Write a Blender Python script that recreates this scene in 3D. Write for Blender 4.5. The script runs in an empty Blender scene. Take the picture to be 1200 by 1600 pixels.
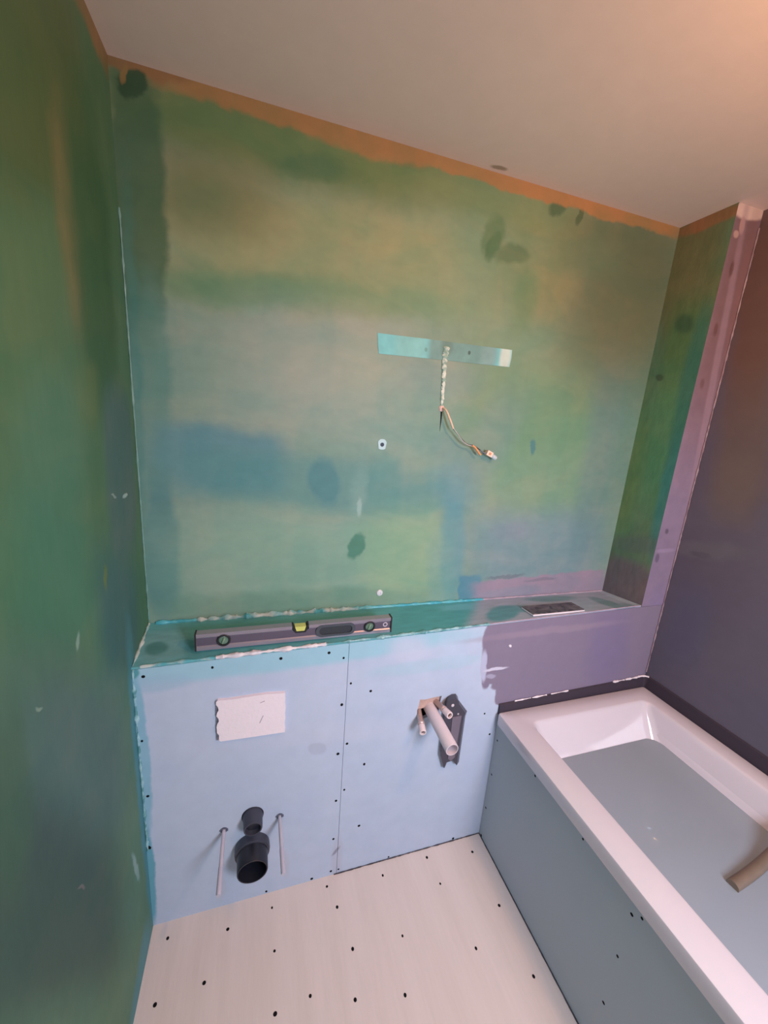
import bpy, bmesh, math, random
from mathutils import Vector, Matrix, noise
from mathutils.geometry import tessellate_polygon

random.seed(4)
SC = bpy.context.scene
COL = SC.collection

# ------------------------------------------------------------------ camera
cam_d = bpy.data.cameras.new('camera')
cam_d.sensor_fit = 'VERTICAL'
cam_d.sensor_height = 36.0
cam_d.lens = 611.7135 * 36.0 / 1600.0
cam_d.clip_start = 0.02
cam = bpy.data.objects.new('camera', cam_d)
COL.objects.link(cam)
CR = Matrix(((0.952723, 0.00182381, -0.30383476),
             (-0.29544264, 0.23903564, -0.9249733),
             (0.07094036, 0.97100908, 0.22827358)))
cam.matrix_world = Matrix.Translation((0.3127, -1.2029, 1.5615)) @ CR.to_4x4()
SC.camera = cam

# ------------------------------------------------------------------ world and lights
world = bpy.data.worlds.new('world')
SC.world = world
world.use_nodes = True
world.node_tree.nodes['Background'].inputs[0].default_value = (0.75, 0.82, 1.0, 1)
world.node_tree.nodes['Background'].inputs[1].default_value = 0.3

def area(name, loc, direction, sx, sy, power, color, spread=180):
    d = bpy.data.lights.new(name, 'AREA')
    d.shape = 'RECTANGLE'; d.size = sx; d.size_y = sy
    d.energy = power; d.color = color; d.spread = math.radians(spread)
    o = bpy.data.objects.new(name, d)
    COL.objects.link(o)
    o.location = loc
    o.rotation_euler = Vector(direction).to_track_quat('-Z', 'Y').to_euler()
    return o
# daylight entering through the window in the wall behind the camera
area('window_daylight', (1.12, -1.93, 1.50), (-0.12, 1, -0.55), 0.42, 0.60, 18.5, (0.86, 0.87, 1.0), 140)
# added fill light low at the rear left, to lift the bath panel
area('added_fill', (0.32, -1.93, 0.95), (0.5, 1, -0.1), 0.5, 1.3, 3.5, (0.88, 0.90, 1.0), 140)

SC.view_settings.view_transform = 'Standard'
SC.view_settings.look = 'None'
SC.view_settings.gamma = 1.0
SC.view_settings.use_curve_mapping = False
SC.view_settings.exposure = 0.0

# ------------------------------------------------------------------ paint data (wall coordinates in metres)
STROKES = {
 'back': [
  (0.451, 1.463, 1.76, -0.08, -0.04, -1.59, 0.35, (158, 170, 158), 0.55),
  (0.471, 1.998, 2.17, -0.18, 0.61, -7.18, 0.5, (176, 166, 116), 0.75),
  (0.352, 2.224, 2.33, -0.74, -0.27, -11.55, 0.5, (116, 130, 78), 0.85),
  (1.043, 2.221, 2.18, -0.53, -0.5, -14.71, 0.6, (124, 136, 84), 0.75),
  (0.202, 2.075, 7.09, -1.72, 0.16, -11.94, 0.7, (138, 132, 92), 0.8),
  (0.306, 1.87, 3.68, -0.41, 1.23, -22.96, 0.6, (112, 148, 112), 0.8),
  (0.7, 1.905, 3.63, -0.28, 0.71, -26.42, 0.7, (132, 156, 118), 0.6),
  (1.268, 1.808, 2.22, 0.2, 0.09, -2.21, 0.4, (138, 156, 120), 0.55),
  (1.485, 2.061, 3.96, 0.25, 0.26, -4.6, 0.6, (126, 126, 100), 0.7),
  (1.165, 2.067, 6.93, -0.6, 0.07, -7.8, 0.7, (150, 142, 96), 0.5),
  (1.745, 1.575, 5.98, 0.61, -0.17, -3.73, 0.5, (112, 142, 128), 0.6),
  (0.041, 2.001, 17.78, -0.51, 0.76, -3.22, 0.2, (86, 112, 84), 0.85),
  (0.049, 1.578, 22.35, -0.54, 0.44, -3.64, 0.3, (116, 150, 140), 0.75),
  (0.045, 1.152, 21.87, -0.5, 0.04, -4.7, 0.3, (98, 140, 142), 0.85),
  (0.001, 1.442, 55.73, -1.87, 0.17, -1.97, 0.5, (96, 142, 136), 0.7),
  (0.409, 1.695, 5.15, -0.46, 0.03, -6.44, 0.6, (186, 180, 168), 0.6),
  (0.646, 1.684, 9.91, 0.67, 0.88, -9.02, 0.8, (192, 184, 166), 0.4),
  (0.868, 1.706, 7.46, 0.1, 0.37, -17.22, 0.6, (170, 168, 170), 0.4),
  (0.234, 1.417, 6.14, -0.71, -0.78, -10.42, 0.35, (98, 144, 158), 0.85),
  (0.135, 1.44, 9.35, -2.45, -3.3, -14.32, 0.5, (112, 152, 160), 0.6),
  (0.453, 1.356, 2.57, -0.11, -0.61, -11.96, 0.4, (108, 152, 152), 0.65),
  (0.508, 1.363, 20.74, 2.93, 1.76, -13.68, 0.25, (92, 140, 148), 0.7),
  (0.701, 1.351, 16.16, -1.14, -1.22, -10.48, 0.3, (110, 154, 150), 0.6),
  (0.842, 1.309, 6.84, 2.51, 4.83, -19.36, 0.4, (104, 150, 150), 0.6),
  (0.772, 1.56, 5.68, -0.57, -0.78, -8.32, 0.5, (140, 166, 156), 0.6),
  (0.44, 1.096, 2.6, -0.03, -0.54, -6.54, 0.4, (160, 180, 160), 0.8),
  (0.814, 1.103, 5.93, 1.38, 0.6, -5.89, 0.5, (164, 184, 148), 0.7),
  (0.464, 0.96, 2.18, 0.16, -0.48, -24.02, 0.4, (134, 158, 138), 0.6),
  (0.619, 1.144, 37.23, -15.06, -9.37, -18.91, 0.2, (92, 140, 120), 0.9),
  (0.969, 1.356, 11.06, 5.88, 3.64, -9.99, 0.5, (108, 156, 164), 0.7),
  (0.978, 1.145, 21.61, 1.48, -0.34, -4.37, 0.4, (112, 158, 170), 0.7),
  (1.075, 0.952, 20.29, 2.78, -1.01, -14.66, 0.12, (92, 142, 166), 0.85),
  (0.946, 1.024, 19.45, 2.24, -0.37, -6.67, 0.4, (136, 168, 160), 0.6),
  (1.311, 1.457, 3.52, 0.25, -0.26, -5.38, 0.4, (140, 166, 138), 0.7),
  (1.275, 1.637, 4.08, 0.27, -0.07, -7.66, 0.5, (124, 156, 124), 0.6),
  (1.365, 1.108, 3.15, 0.8, 0.08, -6.23, 0.4, (142, 158, 168), 0.8),
  (1.563, 1.467, 13.17, 0.62, -0.23, -2.75, 0.5, (126, 144, 148), 0.55),
  (1.668, 1.471, 16.86, 1.08, -0.25, -3.11, 0.5, (124, 150, 144), 0.5),
  (1.411, 0.951, 3.14, 0.98, 0.55, -18.37, 0.1, (176, 146, 166), 0.95),
  (1.262, 0.939, 7.54, 2.13, 1.13, -39.82, 0.3, (160, 150, 168), 0.7),
  (1.219, 1.189, 11.81, 2.02, -0.5, -28.47, 0.5, (150, 150, 166), 0.5),
  (1.063, 1.492, 11.73, -5.88, -1.98, -4.7, 0.6, (144, 156, 158), 0.45),
  (1.26, 1.502, 90.4, 17.15, 1.72, -36.34, 0.3, (92, 138, 142), 0.9),
  (1.221, 1.009, 12.39, 3.44, 5.18, -123.0, 0.3, (122, 118, 134), 0.6),
  (1.389, 0.986, 13.5, 4.2, 5.17, -141.68, 0.3, (122, 118, 134), 0.4),
  (0.991, 2.126, 28.66, -2.06, 0.99, -19.49, 0.3, (106, 128, 90), 0.7),
  (1.066, 2.087, 16.44, 2.8, 6.16, -35.06, 0.3, (108, 124, 90), 0.7),
  (0.995, 2.1, 50.63, -9.18, -0.7, -28.68, 0.3, (90, 120, 84), 0.6),
  (1.207, 2.249, 19.62, 24.05, 25.43, -37.74, 0.3, (88, 108, 78), 0.8),
  (1.292, 2.24, 81.12, -17.31, -1.17, -42.9, 0.3, (82, 104, 74), 0.9),
  (0.448, 2.185, 11.38, -1.47, 3.4, -32.03, 0.4, (96, 122, 88), 0.7),
  (0.725, 2.277, 11.01, -2.26, 1.13, -30.19, 0.4, (98, 120, 84), 0.6),
  (1.561, 2.053, 4.05, 0.31, 0.18, -3.3, 0.6, (112, 108, 82), 0.75),
  (1.246, 2.043, 12.95, -4.94, -1.47, -8.52, 0.6, (150, 142, 104), 0.5),
  (1.135, 1.969, 20.69, -0.95, 0.13, -10.64, 0.5, (118, 142, 104), 0.6),
  (1.381, 2.142, 9.51, -0.04, 0.89, -17.77, 0.6, (120, 128, 100), 0.6),
  (0.92, 2.31, 1.22, 0.0, -0.0, 17.857, 0.1, (190, 130, 86), 0.95),
  (0.04, 2.3, 8.333, 0.0, -0.0, 33.333, 0.2, (160, 114, 80), 0.9),
  (0.6, 2.3, 5.0, 0.0, -0.0, 17.241, 0.15, (190, 130, 86), 0.9),
  (0.049, 2.255, 34.6, -8.33, 4.47, -41.64, 0.2, (62, 88, 66), 0.95),
  (0.031, 2.269, 163.06, -11.33, 17.15, -61.96, 0.3, (160, 124, 80), 0.9),
  (0.271, 1.562, 9.84, -0.1, 1.96, -26.06, 0.5, (150, 166, 156), 0.5),
  (0.917, 1.485, 16.17, 1.94, 1.11, -23.48, 0.5, (130, 156, 154), 0.6),
  (0.617, 1.328, 38.9, -4.68, -1.9, -11.87, 0.5, (172, 186, 176), 0.35),
  (0.623, 1.286, 117.0, 6.84, 0.13, -39.13, 0.4, (210, 214, 208), 0.5),
 ],
 'front': [
  (0.445, 0.885, 1.89, 0.25, 0.42, -23.59, 0.3, (146, 196, 214), 0.85),
  (0.063, 0.846, 13.46, 0.74, 0.98, -36.91, 0.3, (150, 186, 210), 0.6),
  (0.766, 0.86, 15.42, 3.43, 0.55, -21.44, 0.5, (190, 200, 222), 0.7),
  (0.84, 0.793, 4.92, 1.16, 0.38, -41.1, 0.3, (160, 196, 214), 0.5),
  (0.923, 0.839, 19.46, 4.05, -0.65, -18.86, 0.4, (176, 200, 222), 0.5),
  (0.006, 0.631, 51.1, 0.07, -0.4, -3.69, 0.2, (122, 176, 198), 0.85),
  (-0.001, 0.199, 55.3, -0.64, -1.44, -5.36, 0.2, (92, 160, 180), 0.95),
  (0.004, 0.885, 69.91, -4.59, -8.6, -59.37, 0.3, (80, 150, 160), 0.95),
  (0.452, 0.6, 3.06, 0.34, -2.19, -26.42, 0.7, (190, 200, 220), 0.4),
  (0.484, 0.546, 35.78, 1.13, -10.28, -46.13, 0.15, (158, 166, 188), 0.35),
  (1.64, 0.9, 1.667, 0.0, -0.0, 4.255, 0.008, (128, 120, 142), 1),
  (1.62, 0.7, 1.98, 0.0, -0.0, 7.692, 0.008, (128, 120, 142), 1),
  (1.065, 0.72, 55.479, 2.908, -1.047, 19.973, 0.15, (128, 120, 142), 1),
  (1.12, 0.675, 33.206, -2.905, 4.358, 49.81, 0.2, (128, 120, 142), 1),
  (1.05, 0.87, 49.81, 4.358, -2.179, 24.905, 0.2, (128, 120, 142), 1),
  (1.052, 0.76, 83.13, 5.813, -1.163, 16.626, 0.25, (180, 188, 214), 0.95),
  (1.1, 0.742, 22.209, 0.776, -5.817, 166.565, 0.3, (200, 202, 222), 0.95),
  (1.085, 0.715, 49.513, -6.959, 17.397, 123.784, 0.3, (170, 172, 198), 0.7),
  (1.597, 0.773, 10.19, 1.02, -1.44, -6.14, 0.5, (118, 110, 146), 0.6),
  (1.306, 0.872, 3.29, 1.1, 0.64, -76.3, 0.5, (146, 134, 152), 0.6),
  (1.145, 0.827, 191.7, 32.39, -23.8, -200.17, 0.3, (230, 230, 238), 0.9),
  (0.569, 0.072, 54.02, -1.32, -5.32, -11.54, 0.5, (176, 172, 190), 0.4),
  (0.564, 0.103, 132.97, -104.96, -42.18, -31.15, 0.4, (110, 108, 128), 0.6),
  (0.194, 0.085, 75.03, -3.54, -7.37, -16.79, 0.4, (184, 182, 196), 0.45),
  (0.396, 0.106, 97.96, 5.07, -5.19, -17.96, 0.4, (180, 180, 194), 0.4),
  (1.16, 0.541, 47.33, -21.68, -121.34, -172.4, 0.3, (130, 136, 160), 0.5),
 ],
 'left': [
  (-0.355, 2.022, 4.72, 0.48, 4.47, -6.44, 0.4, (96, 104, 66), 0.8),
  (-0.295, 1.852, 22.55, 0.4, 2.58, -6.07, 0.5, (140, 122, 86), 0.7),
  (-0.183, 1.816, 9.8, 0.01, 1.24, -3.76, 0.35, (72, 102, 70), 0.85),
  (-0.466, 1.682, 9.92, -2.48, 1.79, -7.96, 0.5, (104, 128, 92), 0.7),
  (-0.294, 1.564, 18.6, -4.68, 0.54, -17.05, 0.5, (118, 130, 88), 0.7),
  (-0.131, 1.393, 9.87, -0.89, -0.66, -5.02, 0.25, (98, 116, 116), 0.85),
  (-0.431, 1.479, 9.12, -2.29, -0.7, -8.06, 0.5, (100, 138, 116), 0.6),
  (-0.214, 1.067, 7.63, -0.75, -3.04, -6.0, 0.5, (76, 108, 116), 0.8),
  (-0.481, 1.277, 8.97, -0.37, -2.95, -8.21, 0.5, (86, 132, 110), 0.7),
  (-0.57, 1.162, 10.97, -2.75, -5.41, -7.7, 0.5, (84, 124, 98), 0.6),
  (-0.478, 0.893, 3.88, -0.97, -4.73, -4.6, 0.5, (84, 104, 106), 0.7),  # shade low on the wall put into the colour, with the next mark
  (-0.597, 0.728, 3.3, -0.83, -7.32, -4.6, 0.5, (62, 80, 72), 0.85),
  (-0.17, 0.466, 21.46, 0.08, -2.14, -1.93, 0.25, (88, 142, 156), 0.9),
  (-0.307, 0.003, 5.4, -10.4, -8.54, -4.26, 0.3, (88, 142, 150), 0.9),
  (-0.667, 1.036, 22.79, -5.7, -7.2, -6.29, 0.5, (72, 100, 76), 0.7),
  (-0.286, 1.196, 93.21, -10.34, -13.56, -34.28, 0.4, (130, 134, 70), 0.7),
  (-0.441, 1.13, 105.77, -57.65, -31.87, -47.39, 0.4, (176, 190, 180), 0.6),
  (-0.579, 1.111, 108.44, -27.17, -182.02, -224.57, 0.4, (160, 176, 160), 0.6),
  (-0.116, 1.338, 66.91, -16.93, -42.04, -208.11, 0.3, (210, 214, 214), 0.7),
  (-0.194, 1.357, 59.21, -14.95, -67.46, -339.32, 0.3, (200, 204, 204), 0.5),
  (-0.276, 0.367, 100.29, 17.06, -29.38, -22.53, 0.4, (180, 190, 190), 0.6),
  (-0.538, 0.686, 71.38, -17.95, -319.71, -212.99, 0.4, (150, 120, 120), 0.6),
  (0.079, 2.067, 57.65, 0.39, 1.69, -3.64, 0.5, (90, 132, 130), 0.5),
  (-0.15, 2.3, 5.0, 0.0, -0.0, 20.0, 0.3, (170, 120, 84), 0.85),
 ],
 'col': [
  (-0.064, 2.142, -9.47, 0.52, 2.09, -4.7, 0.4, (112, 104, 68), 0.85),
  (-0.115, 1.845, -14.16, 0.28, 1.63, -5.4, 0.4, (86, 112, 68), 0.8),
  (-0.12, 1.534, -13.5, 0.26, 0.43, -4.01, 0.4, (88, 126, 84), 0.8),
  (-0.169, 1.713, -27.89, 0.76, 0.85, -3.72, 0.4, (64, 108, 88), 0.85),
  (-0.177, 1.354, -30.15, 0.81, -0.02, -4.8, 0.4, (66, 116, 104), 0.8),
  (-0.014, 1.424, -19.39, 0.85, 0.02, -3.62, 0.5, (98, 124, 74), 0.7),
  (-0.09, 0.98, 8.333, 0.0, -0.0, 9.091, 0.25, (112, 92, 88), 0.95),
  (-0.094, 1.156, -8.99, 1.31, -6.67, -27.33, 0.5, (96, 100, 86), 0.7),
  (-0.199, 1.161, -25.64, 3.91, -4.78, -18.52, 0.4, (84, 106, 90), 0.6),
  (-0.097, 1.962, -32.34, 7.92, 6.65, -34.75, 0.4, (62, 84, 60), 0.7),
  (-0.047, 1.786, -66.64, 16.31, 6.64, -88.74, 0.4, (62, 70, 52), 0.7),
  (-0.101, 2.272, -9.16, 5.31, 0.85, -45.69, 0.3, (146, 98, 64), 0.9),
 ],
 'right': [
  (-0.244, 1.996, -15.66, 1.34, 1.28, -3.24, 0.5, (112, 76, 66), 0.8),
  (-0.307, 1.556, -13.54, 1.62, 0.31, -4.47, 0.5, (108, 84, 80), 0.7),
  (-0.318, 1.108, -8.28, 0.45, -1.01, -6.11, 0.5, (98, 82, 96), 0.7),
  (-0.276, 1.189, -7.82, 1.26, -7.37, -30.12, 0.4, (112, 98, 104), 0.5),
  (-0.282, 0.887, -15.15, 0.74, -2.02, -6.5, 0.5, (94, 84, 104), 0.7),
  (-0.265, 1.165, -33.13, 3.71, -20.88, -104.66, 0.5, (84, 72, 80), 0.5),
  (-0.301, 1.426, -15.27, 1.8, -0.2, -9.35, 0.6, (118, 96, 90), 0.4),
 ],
 'ledge': [
  (0.06, -0.113, 15.94, 4.53, 2.34, -13.11, 0.5, (132, 152, 148), 0.6),
  (0.045, -0.116, 35.92, 10.05, 3.64, -37.14, 0.3, (76, 118, 110), 0.8),
  (0.135, -0.134, 51.85, 7.44, -3.78, -19.75, 0.5, (78, 120, 116), 0.5),
  (0.446, -0.17, 2.72, -0.12, 1.1, -29.87, 0.5, (96, 150, 150), 0.6),
  (0.913, -0.097, 5.15, -2.19, -0.08, -9.87, 0.3, (84, 150, 150), 0.8),
  (1.041, -0.046, 9.47, -4.78, 0.12, -43.1, 0.4, (120, 176, 180), 0.7),
  (1.44, -0.085, 2.52, -2.11, -0.23, -6.78, 0.08, (158, 156, 164), 1),
  (1.141, -0.122, 14.49, -8.11, 2.49, -20.99, 0.2, (84, 138, 140), 0.9),
  (1.198, -0.097, 10.66, -7.47, -5.58, -33.52, 0.3, (92, 136, 138), 0.8),
  (1.416, -0.042, 8.54, -6.95, -3.27, -37.05, 0.3, (100, 134, 132), 0.8),
  (1.611, -0.129, 8.65, -11.64, -28.83, -9.66, 0.25, (108, 130, 130), 0.85),
  (1.668, -0.186, 15.31, -22.47, -36.61, -11.51, 0.3, (112, 130, 134), 0.7),
  (1.499, -0.122, 16.19, -15.49, -3.44, -20.98, 0.4, (150, 156, 160), 0.6),
  (1.711, -0.089, 7.43, -10.75, -38.28, -2.95, 0.3, (176, 180, 186), 0.7),
 ],
 'floor': [
 ],
 'ceil': [
  (1.744, -0.209, 14.28, -25.1, 10.33, 21.41, 0.3, (228, 210, 200), 0.9),
  (0.973, -0.022, 40.84, -18.08, 5.96, 127.01, 0.4, (120, 110, 80), 0.7),
 ],
 'strip': [
  (1.78, 2.05, 12.5, 0.0, -0.0, 2.222, 0.7, (126, 96, 94), 0.85),
  (1.778, 2.277, 14.54, 1.69, 4.0, -42.04, 0.2, (222, 196, 184), 1),
  (1.759, 2.235, 87.44, 9.71, 3.56, -41.58, 0.3, (200, 160, 150), 0.8),
  (1.741, 2.208, 87.89, 9.35, 7.71, -96.55, 0.3, (200, 170, 160), 0.8),
  (1.811, 1.677, 62.73, 5.2, -0.08, -1.43, 0.4, (166, 140, 150), 0.55),
  (1.837, 1.971, 40.49, 3.76, 0.05, -3.47, 0.5, (140, 100, 96), 0.5),
  (1.759, 2.112, 114.71, 5.88, 1.66, -46.46, 0.4, (90, 56, 52), 0.6),
  (1.754, 1.93, 111.54, 5.42, -0.37, -52.31, 0.4, (96, 64, 60), 0.6),
  (1.753, 1.758, 108.48, 5.1, -2.94, -61.59, 0.4, (100, 70, 66), 0.5),
  (1.758, 1.234, 119.87, 5.24, -17.72, -103.71, 0.3, (90, 80, 96), 0.7),
  (1.743, 1.129, 98.99, 4.0, -11.29, -57.51, 0.3, (98, 86, 108), 0.7),
  (1.776, 1.158, 21.68, 9.36, 4.48, -127.42, 0.4, (170, 150, 176), 0.5),
  (1.819, 0.804, 19.99, 2.33, -1.37, -5.99, 0.5, (146, 130, 164), 0.6),
  (1.751, 0.917, 145.76, 15.65, -15.51, -75.15, 0.3, (100, 90, 108), 0.6),
 ],
}
FLOOR_SCREWS = [(0.048, -0.227), (0.218, -0.25), (0.35, -0.228), (0.531, -0.214), (0.554, -0.28), (0.726, -0.23), (0.914, -0.305), (1.078, -0.24), (0.902, -0.215), (0.354, -0.339), (0.58, -0.395), (0.737, -0.405), (0.947, -0.492), (1.081, -0.593), (0.164, -0.358), (0.045, -0.369), (0.445, -0.461), (0.563, -0.501), (0.7, -0.529), (0.351, -0.47), (1.081, -0.414)]
FRONT_SCREWS = [(0.026, 0.872), (0.191, 0.876), (0.371, 0.88), (0.509, 0.881), (0.554, 0.858), (0.581, 0.766), (0.647, 0.728), (0.556, 0.694), (0.58, 0.544), (0.552, 0.511), (0.643, 0.449), (0.58, 0.361), (0.554, 0.323), (0.64, 0.191), (0.552, 0.161), (0.549, 0.018), (0.576, 0.017), (0.011, 0.676), (0.014, 0.491), (0.008, 0.306), (-0.005, 0.31), (0.333, 0.009), (0.483, 0.008), (0.762, 0.008), (1.025, 0.009), (1.117, 0.469), (1.156, 0.427), (1.082, 0.564)]
PANEL_SCREWS = [(-0.201, 0.301), (-0.199, 0.143), (-0.401, 0.506), (-0.598, 0.506), (-0.753, 0.481), (-0.774, 0.503), (-0.749, 0.337), (-0.748, 0.17), (-0.199, 0.008), (-0.202, 0.454)]

# ------------------------------------------------------------------ helpers
def lin(c):
    out = []
    for v in c[:3]:
        v = v / 255.0
        out.append(v / 12.92 if v <= 0.04045 else ((v + 0.055) / 1.055) ** 2.4)
    return (out[0], out[1], out[2], 1.0)

def newmat(name):
    m = bpy.data.materials.new(name)
    m.use_nodes = True
    return m, m.node_tree.nodes, m.node_tree.links, m.node_tree.nodes['Principled BSDF']

def mat(name, col, rough=0.5, metal=0.0, var=0.06, scale=30.0, bump=0.0, bscale=200.0, coat=0.0, spec=0.5):
    m, N, L, B = newmat(name)
    tc = N.new('ShaderNodeTexCoord')
    nz = N.new('ShaderNodeTexNoise'); nz.inputs['Scale'].default_value = scale; nz.inputs['Detail'].default_value = 4
    L.new(tc.outputs['Object'], nz.inputs['Vector'])
    mx = N.new('ShaderNodeMix'); mx.data_type = 'RGBA'
    a = lin(col)
    mx.inputs[6].default_value = tuple(min(1, x * (1 - var)) for x in a[:3]) + (1,)
    mx.inputs[7].default_value = tuple(min(1, x * (1 + var)) for x in a[:3]) + (1,)
    L.new(nz.outputs[0], mx.inputs[0]); L.new(mx.outputs[2], B.inputs['Base Color'])
    B.inputs['Roughness'].default_value = rough
    B.inputs['Metallic'].default_value = metal
    B.inputs['Coat Weight'].default_value = coat
    B.inputs['Specular IOR Level'].default_value = spec
    if bump:
        n2 = N.new('ShaderNodeTexNoise'); n2.inputs['Scale'].default_value = bscale; n2.inputs['Detail'].default_value = 5
        L.new(tc.outputs['Object'], n2.inputs['Vector'])
        bp = N.new('ShaderNodeBump'); bp.inputs['Strength'].default_value = 1.0; bp.inputs['Distance'].default_value = bump
        L.new(n2.outputs[0], bp.inputs['Height']); L.new(bp.outputs[0], B.inputs['Normal'])
    return m

# node group: one brush mark (a soft rounded box, in paint coordinates) laid over the colour below
def brush_group():
    g = bpy.data.node_groups.new('brush_mark', 'ShaderNodeTree')
    I = g.interface
    for n, t in (('Below', 'NodeSocketColor'), ('Paint', 'NodeSocketColor'), ('Coord', 'NodeSocketVector'),
                 ('Centre', 'NodeSocketVector'), ('AxisA', 'NodeSocketVector'), ('AxisB', 'NodeSocketVector'),
                 ('Soft', 'NodeSocketFloat'), ('Cover', 'NodeSocketFloat'), ('Squareness', 'NodeSocketFloat')):
        I.new_socket(n, in_out='INPUT', socket_type=t)
    I.new_socket('Color', in_out='OUTPUT', socket_type='NodeSocketColor')
    N, L = g.nodes, g.links
    gi, go = N.new('NodeGroupInput'), N.new('NodeGroupOutput')
    sub = N.new('ShaderNodeVectorMath'); sub.operation = 'SUBTRACT'
    L.new(gi.outputs['Coord'], sub.inputs[0]); L.new(gi.outputs['Centre'], sub.inputs[1])
    pw = []
    for ax in ('AxisA', 'AxisB'):
        d = N.new('ShaderNodeVectorMath'); d.operation = 'DOT_PRODUCT'
        L.new(sub.outputs[0], d.inputs[0]); L.new(gi.outputs[ax], d.inputs[1])
        a = N.new('ShaderNodeMath'); a.operation = 'ABSOLUTE'; L.new(d.outputs['Value'], a.inputs[0])
        p = N.new('ShaderNodeMath'); p.operation = 'POWER'; L.new(a.outputs[0], p.inputs[0]); L.new(gi.outputs['Squareness'], p.inputs[1])
        pw.append(p)
    s = N.new('ShaderNodeMath'); s.operation = 'ADD'; L.new(pw[0].outputs[0], s.inputs[0]); L.new(pw[1].outputs[0], s.inputs[1])
    r = N.new('ShaderNodeMath'); r.operation = 'POWER'; L.new(s.outputs[0], r.inputs[0])
    iv = N.new('ShaderNodeMath'); iv.operation = 'DIVIDE'; iv.inputs[0].default_value = 1.0; L.new(gi.outputs['Squareness'], iv.inputs[1]); L.new(iv.outputs[0], r.inputs[1])
    lo = N.new('ShaderNodeMath'); lo.operation = 'SUBTRACT'; lo.inputs[0].default_value = 1.0; L.new(gi.outputs['Soft'], lo.inputs[1])
    hi = N.new('ShaderNodeMath'); hi.operation = 'ADD'; hi.inputs[0].default_value = 1.0; L.new(gi.outputs['Soft'], hi.inputs[1])
    mr = N.new('ShaderNodeMapRange'); mr.interpolation_type = 'SMOOTHSTEP'
    L.new(r.outputs[0], mr.inputs['Value']); L.new(lo.outputs[0], mr.inputs['From Min']); L.new(hi.outputs[0], mr.inputs['From Max'])
    L.new(gi.outputs['Cover'], mr.inputs['To Min']); mr.inputs['To Max'].default_value = 0.0
    mx = N.new('ShaderNodeMix'); mx.data_type = 'RGBA'
    L.new(mr.outputs[0], mx.inputs[0]); L.new(gi.outputs['Below'], mx.inputs[6]); L.new(gi.outputs['Paint'], mx.inputs[7])
    L.new(mx.outputs[2], go.inputs[0])
    return g
BRUSH = brush_group()

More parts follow.
